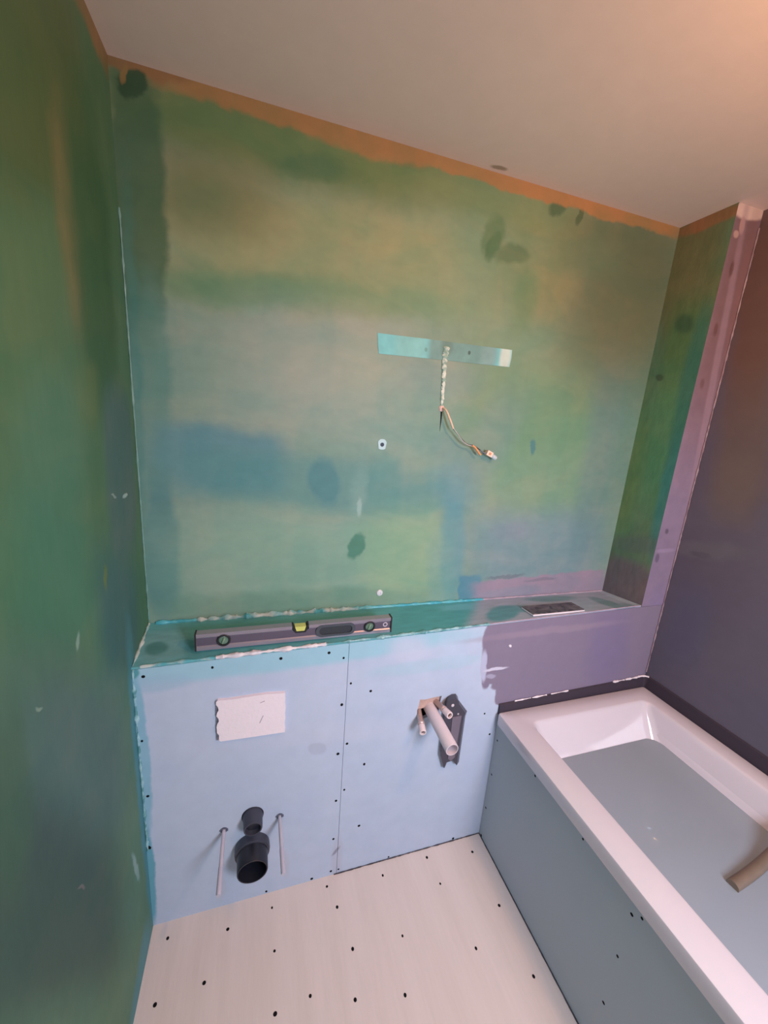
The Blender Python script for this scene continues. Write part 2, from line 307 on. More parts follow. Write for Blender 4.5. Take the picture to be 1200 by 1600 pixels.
def painted(name, plane, base, base2, strokes, rough=0.6, nscale=3.0, warp=0.02, streak=(1, 1), lines=(), bump=0.0006, gain=1.0, spec=0.3, fine=0.12, mottle=0.0):
    """Brushed coating: base mottled with base2, then each stroke laid over it. plane = the two axes of the wall."""
    m, N, L, B = newmat(name)
    tc = N.new('ShaderNodeTexCoord')
    sp = N.new('ShaderNodeSeparateXYZ'); L.new(tc.outputs['Object'], sp.inputs[0])
    cb = N.new('ShaderNodeCombineXYZ')
    L.new(sp.outputs[plane[0]], cb.inputs[0]); L.new(sp.outputs[plane[1]], cb.inputs[1])
    # ragged edges: two scales of warp
    prev = cb.outputs[0]
    for sc_, am in ((9.0, warp), (45.0, warp * 0.35)):
        nz = N.new('ShaderNodeTexNoise'); nz.inputs['Scale'].default_value = sc_; nz.inputs['Detail'].default_value = 3
        L.new(cb.outputs[0], nz.inputs['Vector'])
        s1 = N.new('ShaderNodeVectorMath'); s1.operation = 'SUBTRACT'; L.new(nz.outputs['Color'], s1.inputs[0]); s1.inputs[1].default_value = (0.5, 0.5, 0.5)
        s2 = N.new('ShaderNodeVectorMath'); s2.operation = 'MULTIPLY_ADD'
        L.new(s1.outputs[0], s2.inputs[0]); s2.inputs[1].default_value = (am * 2, am * 2, 0); L.new(prev, s2.inputs[2])
        prev = s2.outputs[0]
    sm = N.new('ShaderNodeVectorMath'); sm.operation = 'MULTIPLY'; L.new(cb.outputs[0], sm.inputs[0]); sm.inputs[1].default_value = (streak[0], streak[1], 1)
    n1 = N.new('ShaderNodeTexNoise'); n1.inputs['Scale'].default_value = nscale; n1.inputs['Detail'].default_value = 5
    L.new(sm.outputs[0], n1.inputs['Vector'])
    mr = N.new('ShaderNodeMapRange'); mr.inputs['From Min'].default_value = 0.35; mr.inputs['From Max'].default_value = 0.65
    L.new(n1.outputs[0], mr.inputs['Value'])
    mx = N.new('ShaderNodeMix'); mx.data_type = 'RGBA'
    L.new(mr.outputs[0], mx.inputs[0]); mx.inputs[6].default_value = lin(base); mx.inputs[7].default_value = lin(base2)
    col = mx.outputs[2]
    for (cx, cy, a0, a1, b0, b1, soft, c, cov) in strokes:
        gn = N.new('ShaderNodeGroup'); gn.node_tree = BRUSH
        L.new(col, gn.inputs['Below']); L.new(prev, gn.inputs['Coord'])
        gn.inputs['Paint'].default_value = lin(c)
        gn.inputs['Centre'].default_value = (cx, cy, 0)
        gn.inputs['AxisA'].default_value = (a0, a1, 0); gn.inputs['AxisB'].default_value = (b0, b1, 0)
        big = min(1 / max(1e-6, math.hypot(a0, a1)), 1 / max(1e-6, math.hypot(b0, b1)))
        gn.inputs['Squareness'].default_value = 8.0 if soft < 0.13 else (2.2 if big < 0.05 else 3.2)
        gn.inputs['Soft'].default_value = soft; gn.inputs['Cover'].default_value = cov
        col = gn.outputs[0]
    # brush drag and faint unevenness
    n3 = N.new('ShaderNodeTexNoise'); n3.inputs['Scale'].default_value = 14; n3.inputs['Detail'].default_value = 6
    sm2 = N.new('ShaderNodeVectorMath'); sm2.operation = 'MULTIPLY'; L.new(cb.outputs[0], sm2.inputs[0]); sm2.inputs[1].default_value = (streak[0] * 1.6, streak[1] * 1.6, 1)
    L.new(sm2.outputs[0], n3.inputs['Vector'])
    m3 = N.new('ShaderNodeMapRange'); L.new(n3.outputs[0], m3.inputs['Value'])
    m3.inputs['From Min'].default_value = 0.25; m3.inputs['From Max'].default_value = 0.75
    m3.inputs['To Min'].default_value = 1 - fine; m3.inputs['To Max'].default_value = 1 + fine
    if not isinstance(gain, tuple): gain = (gain, gain, gain)
    mg = N.new('ShaderNodeVectorMath'); mg.operation = 'MULTIPLY'
    L.new(col, mg.inputs[0]); mg.inputs[1].default_value = gain
    if mottle:
        # uneven thickness of the coating: sweeping strokes of greener and greyer film
        for k, (sx_, sy_, ds) in enumerate(((3.0, 5.5, 1.2), (9.0, 3.0, 0.6))):
            sm4 = N.new('ShaderNodeVectorMath'); sm4.operation = 'MULTIPLY'; L.new(cb.outputs[0], sm4.inputs[0]); sm4.inputs[1].default_value = (sx_, sy_, 1)
            n4 = N.new('ShaderNodeTexNoise'); n4.inputs['Scale'].default_value = 1.0; n4.inputs['Detail'].default_value = 4; n4.inputs['Distortion'].default_value = ds
            L.new(sm4.outputs[0], n4.inputs['Vector'])
            m4 = N.new('ShaderNodeMapRange'); m4.inputs['From Min'].default_value = 0.40; m4.inputs['From Max'].default_value = 0.60; L.new(n4.outputs[0], m4.inputs['Value'])
            t4 = N.new('ShaderNodeMix'); t4.data_type = 'RGBA'; L.new(m4.outputs[0], t4.inputs[0])
            q_ = mottle if k == 0 else mottle * 0.6
            t4.inputs[6].default_value = (1 - 1.5 * q_, 1 - .3 * q_, 1 - .1 * q_, 1); t4.inputs[7].default_value = (1 + 1.0 * q_, 1 + .35 * q_, 1 + .3 * q_, 1)
            g4 = N.new('ShaderNodeVectorMath'); g4.operation = 'MULTIPLY'; L.new(mg.outputs[0], g4.inputs[0]); L.new(t4.outputs[2], g4.inputs[1])
            mg = g4
    ml = N.new('ShaderNodeVectorMath'); ml.operation = 'MULTIPLY'
    L.new(mg.outputs[0], ml.inputs[0]); L.new(m3.outputs[0], ml.inputs[1])
    L.new(ml.outputs[0], B.inputs['Base Color'])
    B.inputs['Roughness'].default_value = rough
    B.inputs['Specular IOR Level'].default_value = spec
    if bump:
        n2 = N.new('ShaderNodeTexNoise'); n2.inputs['Scale'].default_value = 60; n2.inputs['Detail'].default_value = 5
        L.new(sm2.outputs[0], n2.inputs['Vector'])
        bp = N.new('ShaderNodeBump'); bp.inputs['Distance'].default_value = bump
        L.new(n2.outputs[0], bp.inputs['Height']); L.new(bp.outputs[0], B.inputs['Normal'])
    return m

def link(name, bm, m, parent=None, smooth=False, loc=None):
    bmesh.ops.recalc_face_normals(bm, faces=bm.faces)
    me = bpy.data.meshes.new(name)
    if smooth:
        for f in bm.faces: f.smooth = True
    bm.to_mesh(me); bm.free()
    for x in (m if isinstance(m, (list, tuple)) else [m]): me.materials.append(x)
    o = bpy.data.objects.new(name, me)
    COL.objects.link(o)
    if smooth:
        try: me.set_sharp_from_angle(angle=math.radians(40))
        except Exception: pass
    if parent: o.parent = parent
    if loc: o.location = loc
    return o

def tag(o, label, cat, group=None, kind=None):
    o['label'] = label; o['category'] = cat
    if group: o['group'] = group
    if kind: o['kind'] = kind
    return o

def struct(o, label=None):
    o['kind'] = 'structure'
    if label: o['label'] = label
    return o

def thing(name, label, cat, loc, group=None):
    o = bpy.data.objects.new(name, None); COL.objects.link(o)
    o.empty_display_size = 0.05
    o.location = loc
    return tag(o, label, cat, group)

def hexa(bm, front, back):
    """closed solid between two polygons with the same vertex count"""
    a = [bm.verts.new(v) for v in front]; b = [bm.verts.new(v) for v in back]
    bm.faces.new(a); bm.faces.new(list(reversed(b)))
    n = len(a)
    for i in range(n):
        bm.faces.new((a[i], b[i], b[(i + 1) % n], a[(i + 1) % n]))
    return a, b

def box(bm, x0, x1, y0, y1, z0, z1):
    hexa(bm, [(x0, y0, z0), (x1, y0, z0), (x1, y0, z1), (x0, y0, z1)], [(x0, y1, z0), (x1, y1, z0), (x1, y1, z1), (x0, y1, z1)])

def bevel(bm, w, seg=2, ang=30):
    es = [e for e in bm.edges if len(e.link_faces) == 2 and e.calc_face_angle(0) > math.radians(ang)]
    bmesh.ops.bevel(bm, geom=es, offset=w, segments=seg, profile=0.5, affect='EDGES')

def frame(d):
    d = Vector(d).normalized()
    up = Vector((0, 0, 1)) if abs(d.z) < 0.9 else Vector((1, 0, 0))
    a = d.cross(up).normalized(); b = a.cross(d).normalized()
    return a, b

def lathe(bm, origin, axis, prof, n=40, caps=(True, True)):
    """prof = [(distance along axis, radius)]"""
    o = Vector(origin); d = Vector(axis).normalized(); a, b = frame(d)
    rings = []
    for t, r in prof:
        c = o + d * t
        rings.append([bm.verts.new(c + (a * math.cos(2 * math.pi * i / n) + b * math.sin(2 * math.pi * i / n)) * r) for i in range(n)])
    for p, q in zip(rings, rings[1:]):
        for i in range(n): bm.faces.new((p[i], p[(i + 1) % n], q[(i + 1) % n], q[i]))
    if caps[0]: bm.faces.new(list(reversed(rings[0])))
    if caps[1]: bm.faces.new(rings[-1])

def tube(bm, pts, r, n=10, closed_caps=True, wob=0.0):
    P = [Vector(p) for p in pts]
    rings = []
    a0 = None
    for i, p in enumerate(P):
        d = (P[min(i + 1, len(P) - 1)] - P[max(i - 1, 0)]).normalized()
        if a0 is None: a, b = frame(d)
        else:
            a = (a0 - d * a0.dot(d)).normalized(); b = a.cross(d)
        a0 = a
        rr = (r[i] if isinstance(r, (list, tuple)) else r)
        ring = []
        for k in range(n):
            t = 2 * math.pi * k / n
            q = rr * (1 + wob * (random.random() - 0.5) * 2)
            ring.append(bm.verts.new(p + (a * math.cos(t) + b * math.sin(t)) * q))
        rings.append(ring)
    for p, q in zip(rings, rings[1:]):
        for i in range(n): bm.faces.new((p[i], p[(i + 1) % n], q[(i + 1) % n], q[i]))
    if closed_caps:
        bm.faces.new(list(reversed(rings[0]))); bm.faces.new(rings[-1])

def smoothpath(pts, k=8):
    P = [Vector(p) for p in pts]; P = [P[0] * 2 - P[1]] + P + [P[-1] * 2 - P[-2]]
    out = []
    for i in range(1, len(P) - 2):
        for j in range(k):
            t = j / k
            out.append(0.5 * ((2 * P[i]) + (P[i + 1] - P[i - 1]) * t + (2 * P[i - 1] - 5 * P[i] + 4 * P[i + 1] - P[i + 2]) * t * t + (3 * P[i] - P[i - 1] - 3 * P[i + 1] + P[i + 2]) * t ** 3))
    out.append(P[-2]); return out

def plate_with_holes(bm, outer, holes, y0, y1):
    """flat board in an XZ plane, front at y0 and back at y1, with polygon holes"""
    loops = [[Vector((x, z, 0)) for x, z in outer]] + [[Vector((x, z, 0)) for x, z in h] for h in holes]
    tri = tessellate_polygon(loops)
    flat = [v for l in loops for v in l]
    A = [bm.verts.new((v.x, y0, v.y)) for v in flat]; Bv = [bm.verts.new((v.x, y1, v.y)) for v in flat]
    for t in tri:
        try: bm.faces.new([A[i] for i in t]); bm.faces.new([Bv[i] for i in reversed(t)])
        except ValueError: pass
    k = 0
    for l in loops:
        n = len(l)
        for i in range(n): bm.faces.new((A[k + i], A[k + (i + 1) % n], Bv[k + (i + 1) % n], Bv[k + i]))
        k += n

# ------------------------------------------------------------------ materials
GAIN = 1.0
M_back = painted('brushed_green_coating', (0, 2), (150, 162, 142), (160, 166, 152), STROKES['back'], rough=0.55, nscale=3.5, warp=0.022, streak=(1.0, 1.6), mottle=0.075, gain=(0.67, 0.87, 0.88), fine=0.05, bump=0.0002)
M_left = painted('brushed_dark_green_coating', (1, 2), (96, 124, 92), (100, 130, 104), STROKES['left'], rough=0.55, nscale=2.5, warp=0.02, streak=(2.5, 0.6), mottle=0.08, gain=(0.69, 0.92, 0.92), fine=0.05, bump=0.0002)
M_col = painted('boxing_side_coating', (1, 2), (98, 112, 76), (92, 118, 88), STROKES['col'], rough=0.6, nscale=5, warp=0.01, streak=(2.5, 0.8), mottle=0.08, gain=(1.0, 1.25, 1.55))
M_strip = painted('boxing_front_coating', (0, 2), (150, 132, 150), (142, 126, 146), STROKES['strip'], rough=0.6, nscale=9, warp=0.004, gain=(0.8, 0.88, 0.98), fine=.06)
M_front = painted('blue_plasterboard', (0, 2), (182, 197, 219), (176, 193, 217), STROKES['front'], rough=0.75, nscale=5, warp=0.010, bump=0.0002, gain=GAIN, fine=0.03)
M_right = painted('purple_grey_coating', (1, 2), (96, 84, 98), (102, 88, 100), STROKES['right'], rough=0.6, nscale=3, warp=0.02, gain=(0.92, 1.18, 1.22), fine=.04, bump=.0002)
M_ledge = painted('ledge_coating', (0, 1), (106, 160, 154), (98, 154, 148), STROKES['ledge'], rough=0.45, nscale=8, warp=0.008, streak=(0.6, 2), gain=(0.9, 1.2, 1.4))
M_ceil = painted('ceiling_plaster', (0, 1), (230, 213, 202), (226, 209, 198), STROKES['ceil'], rough=0.8, nscale=2, warp=0.01, bump=0.0002, gain=GAIN, fine=0.02)
M_floor = painted('beige_floor_board', (0, 1), (220, 210, 206), (215, 205, 200), [], rough=0.7, nscale=4, warp=0.0, streak=(5, 0.5), bump=0.0002, gain=GAIN, fine=0.02)
M_panel = mat('grey_green_board', (168, 182, 192), rough=0.75, var=0.03, scale=6)
M_rear = mat('rear_wall_plaster', (150, 146, 140), rough=0.8)
M_core = mat('dark_void', (40, 38, 42), rough=0.9)
M_acryl = mat('white_acrylic', (208, 206, 216), rough=0.12, var=0.01, coat=0.3)
M_hole = mat('black_screw', (22, 22, 26), rough=0.9, spec=0.1)
M_alu = mat('lilac_aluminium', (166, 162, 178), rough=0.32, metal=0.55, var=0.05, scale=60)
M_blackrub = mat('black_rubber', (30, 32, 38), rough=0.55)
M_greyrub = mat('grey_rubber', (66, 74, 84), rough=0.6)
M_blackpipe = mat('black_pipe_plastic', (33, 36, 47), rough=0.35, var=0.15, scale=12)
M_greypipe = mat('grey_pipe_plastic', (58, 62, 76), rough=0.4, var=0.12, scale=20)
M_tape = mat('dark_sealing_tape', (52, 46, 60), rough=0.7, var=0.1, bump=0.0006, bscale=60)

# ------------------------------------------------------------------ setting
H = 2.29; YR = -1.97; T = 0.08
def ledge_z(x, y):
    u = min(1, max(0, x / 1.72)); v = min(1, max(0, -y / 0.183))
    fz = 0.900 + 0.035 * u if u > 0 else 0.900
    bz = 0.926 - 0.012 * u
    return bz * (1 - v) + fz * v

bm = bmesh.new(); box(bm, -T, 1.95, YR - T, T, -0.10, 0.0)
floor = struct(link('floor', bm, M_floor), 'pale beige floor board dotted with screws')
bm = bmesh.new(); box(bm, -T, 1.95, YR - T, T, H, H + 0.08)
struct(link('ceiling', bm, M_ceil), 'plain plastered ceiling in warm lamp light')
bm = bmesh.new(); box(bm, -T, 0.0, YR, 0.0, 0.0, H)
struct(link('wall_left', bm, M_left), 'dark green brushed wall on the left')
bm = bmesh.new(); box(bm, -T, 1.724, 0.0, T, 0.0, H)
wb = struct(link('wall_back', bm, M_back), 'patchy green and teal brushed back wall')
bm = bmesh.new(); box(bm, 1.836, 1.95, YR, 0.0 + T, 0.0, H)
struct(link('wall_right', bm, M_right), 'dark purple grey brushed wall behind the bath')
# rear wall, with a window opening behind the camera
WX0, WX1, WZ0, WZ1 = 0.85, 1.40, 1.14, 1.86
bm = bmesh.new()
plate_with_holes(bm, [(0, 0), (1.836, 0), (1.836, H), (0, H)], [[(WX0, WZ0), (WX1, WZ0), (WX1, WZ1), (WX0, WZ1)]], YR, YR - T)
struct(link('wall_rear', bm, M_rear), 'plain wall behind the camera')
bm = bmesh.new()
plate_with_holes(bm, [(WX0, WZ0), (WX1, WZ0), (WX1, WZ1), (WX0, WZ1)], [[(WX0 + .04, WZ0 + .04), (WX1 - .04, WZ0 + .04), (WX1 - .04, WZ1 - .04), (WX0 + .04, WZ1 - .04)]], YR - 0.02, YR - 0.07)
struct(link('window_1', bm, M_acryl), 'white window frame in the rear wall')

# pipe boxing in the right hand corner, from ledge to ceiling
bm = bmesh.new()
hexa(bm, [(1.722, -0.1835, 0.93), (1.836, -0.1835, 0.93), (1.836, -0.1835, H), (1.722, -0.1835, H)],
         [(1.722, 0.0, 0.90), (1.836, 0.0, 0.90), (1.836, 0.0, H), (1.722, 0.0, H)])
bm.faces.ensure_lookup_table()
bmesh.ops.recalc_face_normals(bm, faces=bm.faces)
for f in bm.faces: f.material_index = 0 if f.normal.y < -0.5 else 1
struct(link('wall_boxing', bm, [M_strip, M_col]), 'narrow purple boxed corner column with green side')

# half height service wall: hidden core, two front boards and a ledge on top
svc = bpy.data.objects.new('wall_service', None); COL.objects.link(svc); svc.location = (0, 0, 0); struct(svc, 'half height blue board wall with ledge')
bm = bmesh.new()
box(bm, 0.0, 1.836, -0.150, 0.0, 0.0, 0.86)
link('core', bm, M_core, svc)
hole = [(0.821, 0.667), (0.844, 0.664), (0.870, 0.667), (0.901, 0.668), (0.897, 0.640), (0.896, 0.612), (0.878, 0.600), (0.852, 0.592), (0.836, 0.586), (0.817, 0.592), (0.815, 0.625), (0.819, 0.645)]
def edge_z(x): return ledge_z(x, -0.183) - 0.006
def rag(n, x0, x1): return [(x0 + (x1 - x0) * i / n, edge_z(x0 + (x1 - x0) * i / n)) for i in range(n + 1)]
circ = lambda cx, cz, r, n=20: [(cx + r * math.cos(2 * math.pi * i / n), cz + r * math.sin(2 * math.pi * i / n)) for i in range(n)]
bm = bmesh.new()
plate_with_holes(bm, [(0.0, 0.0), (0.5685, 0.0)] + list(reversed(rag(6, 0.0, 0.5685))),
                 [circ(0.208, 0.308, 0.011), circ(0.373, 0.313, 0.011), circ(0.292, 0.340, 0.033), circ(0.290, 0.222, 0.050)], -0.183, -0.171)
link('board', bm, M_front, svc)
bm = bmesh.new()
plate_with_holes(bm, [(0.5698, 0.0), (1.836, 0.0)] + list(reversed(rag(8, 0.5698, 1.836))), [hole], -0.183, -0.171)
link('board', bm, M_front, svc)
bm = bmesh.new()
NX, NY = 24, 4
g = [[bm.verts.new((1.724 * i / NX, -0.181 * j / NY, ledge_z(1.724 * i / NX, -0.181 * j / NY))) for j in range(NY + 1)] for i in range(NX + 1)]
h = [[bm.verts.new((1.724 * i / NX, -0.181 * j / NY, ledge_z(1.724 * i / NX, -0.181 * j / NY) - 0.014)) for j in range(NY + 1)] for i in range(NX + 1)]
for i in range(NX):
    for j in range(NY):
        bm.faces.new((g[i][j], g[i + 1][j], g[i + 1][j + 1], g[i][j + 1])); bm.faces.new((h[i][j + 1], h[i + 1][j + 1], h[i + 1][j], h[i][j]))
for i in range(NX):
    bm.faces.new((g[i][NY], g[i + 1][NY], h[i + 1][NY], h[i][NY])); bm.faces.new((g[i + 1][0], g[i][0], h[i][0], h[i + 1][0]))
for j in range(NY):
    bm.faces.new((g[0][j], g[0][j + 1], h[0][j + 1], h[0][j])); bm.faces.new((g[NX][j + 1], g[NX][j], h[NX][j], h[NX][j + 1]))
link('ledge', bm, M_ledge, svc)
# torn orange backing seen in the tap opening
bm = bmesh.new()
plate_with_holes(bm, [(0.812, 0.624), (0.835, 0.622), (0.862, 0.628), (0.880, 0.618), (0.900, 0.612), (0.904, 0.674), (0.812, 0.672)], [], -0.1735, -0.1705)
link('opening_backing', bm, mat('torn_terracotta_backing', (190, 160, 150), rough=0.9, var=0.25, scale=70, bump=0.001), svc)

# ------------------------------------------------------------------ trims: filler beads and sealing tape
def bead(name, pts, r, m, flat=0.5, step=0.006, amp=0.5, push=(0, 0, 0), seed=0, parent=None, gaps=0.0):
    """rough hand-smeared bead following a line"""
    bm = bmesh.new()
    P = [Vector(p) for p in pts]; out = []
    for a, b in zip(P, P[1:]):
        n = max(2, int((b - a).length / step))
        out += [a.lerp(b, i / n) for i in range(n)]
    out.append(P[-1])
    rr = []
    for i, p in enumerate(out):
        q = noise.noise(Vector((p.x * 38 + seed, p.y * 38, p.z * 38))) + 0.5 * noise.noise(Vector((p.x * 110, p.y * 110 + seed, p.z * 110)))
        rr.append(max(0.15, 1 + amp * 1.6 * q) * r)
    tube(bm, out, rr, n=8, wob=0.12)
    return link(name, bm, m, parent, smooth=True)

def bead_mat(name, c1, c2, scale=18.0, rough=0.45):
    m, N, L, B = newmat(name)
    tc = N.new('ShaderNodeTexCoord'); nz = N.new('ShaderNodeTexNoise'); nz.inputs['Scale'].default_value = scale; nz.inputs['Detail'].default_value = 5
    L.new(tc.outputs['Object'], nz.inputs['Vector'])
    mr = N.new('ShaderNodeMapRange'); mr.inputs['From Min'].default_value = 0.42; mr.inputs['From Max'].default_value = 0.58; L.new(nz.outputs[0], mr.inputs['Value'])
    mx = N.new('ShaderNodeMix'); mx.data_type = 'RGBA'; L.new(mr.outputs[0], mx.inputs[0]); mx.inputs[6].default_value = lin(c1); mx.inputs[7].default_value = lin(c2)
    L.new(mx.outputs[2], B.inputs['Base Color']); B.inputs['Roughness'].default_value = rough
    return m
M_beadA = bead_mat('white_turquoise_filler', (190, 206, 204), (84, 168, 180))
M_beadB = bead_mat('turquoise_filler', (70, 170, 190), (96, 184, 196), 30)
M_beadC = bead_mat('white_filler', (226, 222, 228), (206, 206, 216), 40)
M_beadD = bead_mat('lilac_filler', (176, 164, 184), (160, 150, 170), 30)
M_beadE = bead_mat('teal_white_filler', (150, 196, 206), (84, 146, 152), 40)
def t_(o, label): return struct(o, label)
L2 = lambda x: (x, -0.004, ledge_z(x, 0) + 0.001)
LF = lambda x: (x, -0.180, ledge_z(x, -0.183) - 0.001)
t_(bead('trim_1', [L2(0.02), L2(0.13)], 0.0055, M_beadB, seed=3), 'turquoise bead in the left ledge corner')
t_(bead('trim_2', [L2(0.13), L2(0.64)], 0.0075, M_beadA, amp=0.8, seed=5), 'rough white bead at the back of the ledge')
t_(bead('trim_3', [L2(0.64), L2(1.13)], 0.0060, M_beadB, amp=0.4, seed=9), 'turquoise bead at the back of the ledge')
t_(bead('trim_4', [L2(1.13), L2(1.715)], 0.0035, M_beadD, amp=0.3, seed=1), 'lilac bead at the back of the ledge')
t_(bead('trim_5', [LF(0.02), LF(0.20)], 0.0035, M_beadA, amp=0.6, seed=7), 'thin filler on the left of the ledge edge')
t_(bead('trim_6', [LF(0.20), LF(0.50)], 0.0062, M_beadC, amp=0.5, seed=17), 'thick white filler along the ledge edge')
t_(bead('trim_7', [LF(0.50), LF(1.05)], 0.0034, M_beadE, amp=0.9, seed=27), 'turquoise and white smears along the ledge edge')
t_(bead('trim_8', [LF(1.05), LF(1.72)], 0.0022, M_beadD, amp=0.3, seed=37), 'lilac ledge edge')
t_(bead('trim_9', [(0.003, -0.01, 0.929), (0.003, -0.18, 0.903)], 0.0034, M_beadA, amp=0.8, seed=47), 'filler along the left end of the ledge')
t_(bead('trim_10', [(0.003, -0.183, 0.895), (0.003, -0.184, 0.30)], 0.0030, M_beadE, amp=1.0, seed=57), 'filler down the left wall corner')
t_(bead('trim_11', [(0.002, -0.003, 0.94), (0.002, -0.003, 2.0)], 0.0022, bead_mat('green_filler', (116, 160, 156), (96, 146, 140)), amp=0.4, seed=67), 'painted filler in the upper left corner')
t_(bead('trim_12', [(1.833, -0.186, 0.63), (1.833, -0.186, 2.24)], 0.0024, bead_mat('dull_lilac_filler', (150, 134, 146), (136, 116, 126)), amp=0.5, seed=77), 'bead between column and right wall')

M_gap = mat('dark_joint', (70, 68, 78), rough=.95)
t_(bead('trim_20', [(1.1385, -0.186, 0.0012), (1.1385, -1.93, 0.0012)], 0.0020, M_gap, amp=.2), 'dark joint along the foot of the bath panel')
t_(bead('trim_21', [(0.56, -0.1845, 0.0012), (1.138, -0.1845, 0.0012)], 0.0017, M_gap, amp=.6, seed=3), 'dark joint along the foot of the blue board wall')
# sealing tape above the bath rim, with rounded corner
bm = bmesh.new()
path = [(1.136, -0.184)] + [(1.136 + (1.815 - 1.136) * i / 10, -0.184) for i in range(1, 11)]
for i in range(1, 7):
    a = math.pi / 2 * i / 6
    path.append((1.815 + 0.020 * math.sin(a), -0.204 + 0.020 * math.cos(a)))
path += [(1.835, -0.204 - (1.96 - 0.204) * i / 12) for i in range(1, 13)]
prev = None
rows = []
for i, (x, y) in enumerate(path):
    on_back = y > -0.19
    ztop = 0.597 + 0.014 * max(0, (x - 1.136) / 0.69) if on_back else 0.618
    n = Vector((0, -1, 0)) if on_back else Vector((-1, 0, 0))
    if 11 <= i <= 16:
        a = math.pi / 2 * (i - 10) / 6; n = Vector((-math.sin(a), -math.cos(a), 0))
    p = Vector((x, y, 0))
    q = p + n * 0.006; q2 = p + n * 0.010
    rows.append([bm.verts.new((p.x, p.y, 0.556)), bm.verts.new((q2.x, q2.y, 0.556)), bm.verts.new((q2.x, q2.y, 0.574)), bm.verts.new((q.x, q.y, ztop - 0.004)), bm.verts.new((p.x, p.y, ztop))])
for a, b in zip(rows, rows[1:]):
    for k in range(5): bm.faces.new((a[k], b[k], b[(k + 1) % 5], a[(k + 1) % 5]))
bm.faces.new(rows[0]); bm.faces.new(list(reversed(rows[-1])))
t_(link('trim_13', bm, M_tape, smooth=True), 'black sealing tape above the bath rim')
M_caulk = mat('white_caulk', (235, 232, 240), rough=0.3)
for k, (xa, xb) in enumerate(((1.20, 1.27), (1.275, 1.34), (1.36, 1.44), (1.66, 1.72), (1.725, 1.79))):
    za = 0.597 + 0.014 * (xa - 1.136) / 0.69; zb = 0.597 + 0.014 * (xb - 1.136) / 0.69
    t_(bead('trim_%d' % (14 + k), [(xa, -0.187, za + 0.001), (xb, -0.187, zb + 0.001)], 0.0020 if k < 3 else 0.0034, M_caulk, amp=0.8, seed=k * 11), 'white caulk smear on top of the tape')
t_(bead('trim_19', smoothpath([(1.79, -0.187, 0.613), (1.812, -0.188, 0.614), (1.825, -0.193, 0.615), (1.832, -0.203, 0.617)], 6), 0.0034, M_caulk, amp=0.3), 'white caulk smear in the wall corner')

# ------------------------------------------------------------------ screws
def screw_mesh(name):
    bm = bmesh.new()
    lathe(bm, (0, 0, 0.0), (0, 0, 1), [(-0.0030, 0.0034), (0.0001, 0.0038), (0.0005, 0.0026), (0.0006, 0.0010)], n=14, caps=(True, True))
    return link(name, bm, M_hole, smooth=True)
sc0 = screw_mesh('screw'); used = []
def put_screw(loc, normal, parent):
    if not used: o = sc0
    else:
        o = sc0.copy(); COL.objects.link(o)
    used.append(o)
    o.parent = parent
    o.matrix_parent_inverse = Matrix.Identity(4)
    o.location = loc
    o.rotation_euler = Vector(normal).to_track_quat('Z', 'Y').to_euler()
    s = random.uniform(0.9, 1.35); o.scale = (s * random.uniform(0.8, 1.1), s, s)
for x, y in FLOOR_SCREWS: put_screw((x, y, 0.0002), (0, 0, 1), floor)
for x, z in FRONT_SCREWS:
    if 0.004 < z < 0.9: put_screw((max(x, 0.006), -0.1832, z), (0, -1, 0), svc)

# ------------------------------------------------------------------ bath panel
bp_ = thing('bath_panel', 'grey green board panel below the left side of the bath', 'panel', (1.150, -1.07, 0.0))
bm = bmesh.new(); box(bm, -0.010, 0.004, -0.865, 0.885, 0.001, 0.524)
link('panel_board', bm, M_panel, bp_)
bm = bmesh.new(); box(bm, 0.005, 0.045, -0.86, 0.88, 0.001, 0.04); box(bm, 0.005, 0.045, -0.86, 0.88, 0.47, 0.51)
link('batten', bm, mat('pine_batten', (196, 164, 120), rough=0.8), bp_)
for y, z in PANEL_SCREWS:
    put_screw((-0.0101, y + 1.07, min(z, 0.515)), (-1, 0, 0), bp_)

# ------------------------------------------------------------------ bathtub
def rrect(x0, x1, y0, y1, r, n=8):
    out = []
    for cx, cy, a0 in ((x1 - r, y1 - r, 0), (x0 + r, y1 - r, 90), (x0 + r, y0 + r, 180), (x1 - r, y0 + r, 270)):
        for i in range(n + 1):
            a = math.radians(a0 + 90 * i / n); out.append((cx + r * math.cos(a), cy + r * math.sin(a)))
    return out
tub = thing('bathtub', 'white acrylic bathtub filled with water', 'bathtub', (1.48, -1.04, 0.0))
OX, OY = -1.48, 1.04
def loft(bm, secs):
    rings = []
    for (x0, x1, y0, y1, r, z) in secs:
        rings.append([bm.verts.new((x + OX, y + OY, z)) for x, y in rrect(x0, x1, y0, y1, r)])
    for p, q in zip(rings, rings[1:]):
        n = len(p)
        for i in range(n): bm.faces.new((p[i], p[(i + 1) % n], q[(i + 1) % n], q[i]))
    return rings
bm = bmesh.new()
x0, x1, y0, y1 = 1.1285, 1.825, -1.886, -0.1945
ix0, ix1, iy0, iy1 = 1.218, 1.757, -1.80, -0.264
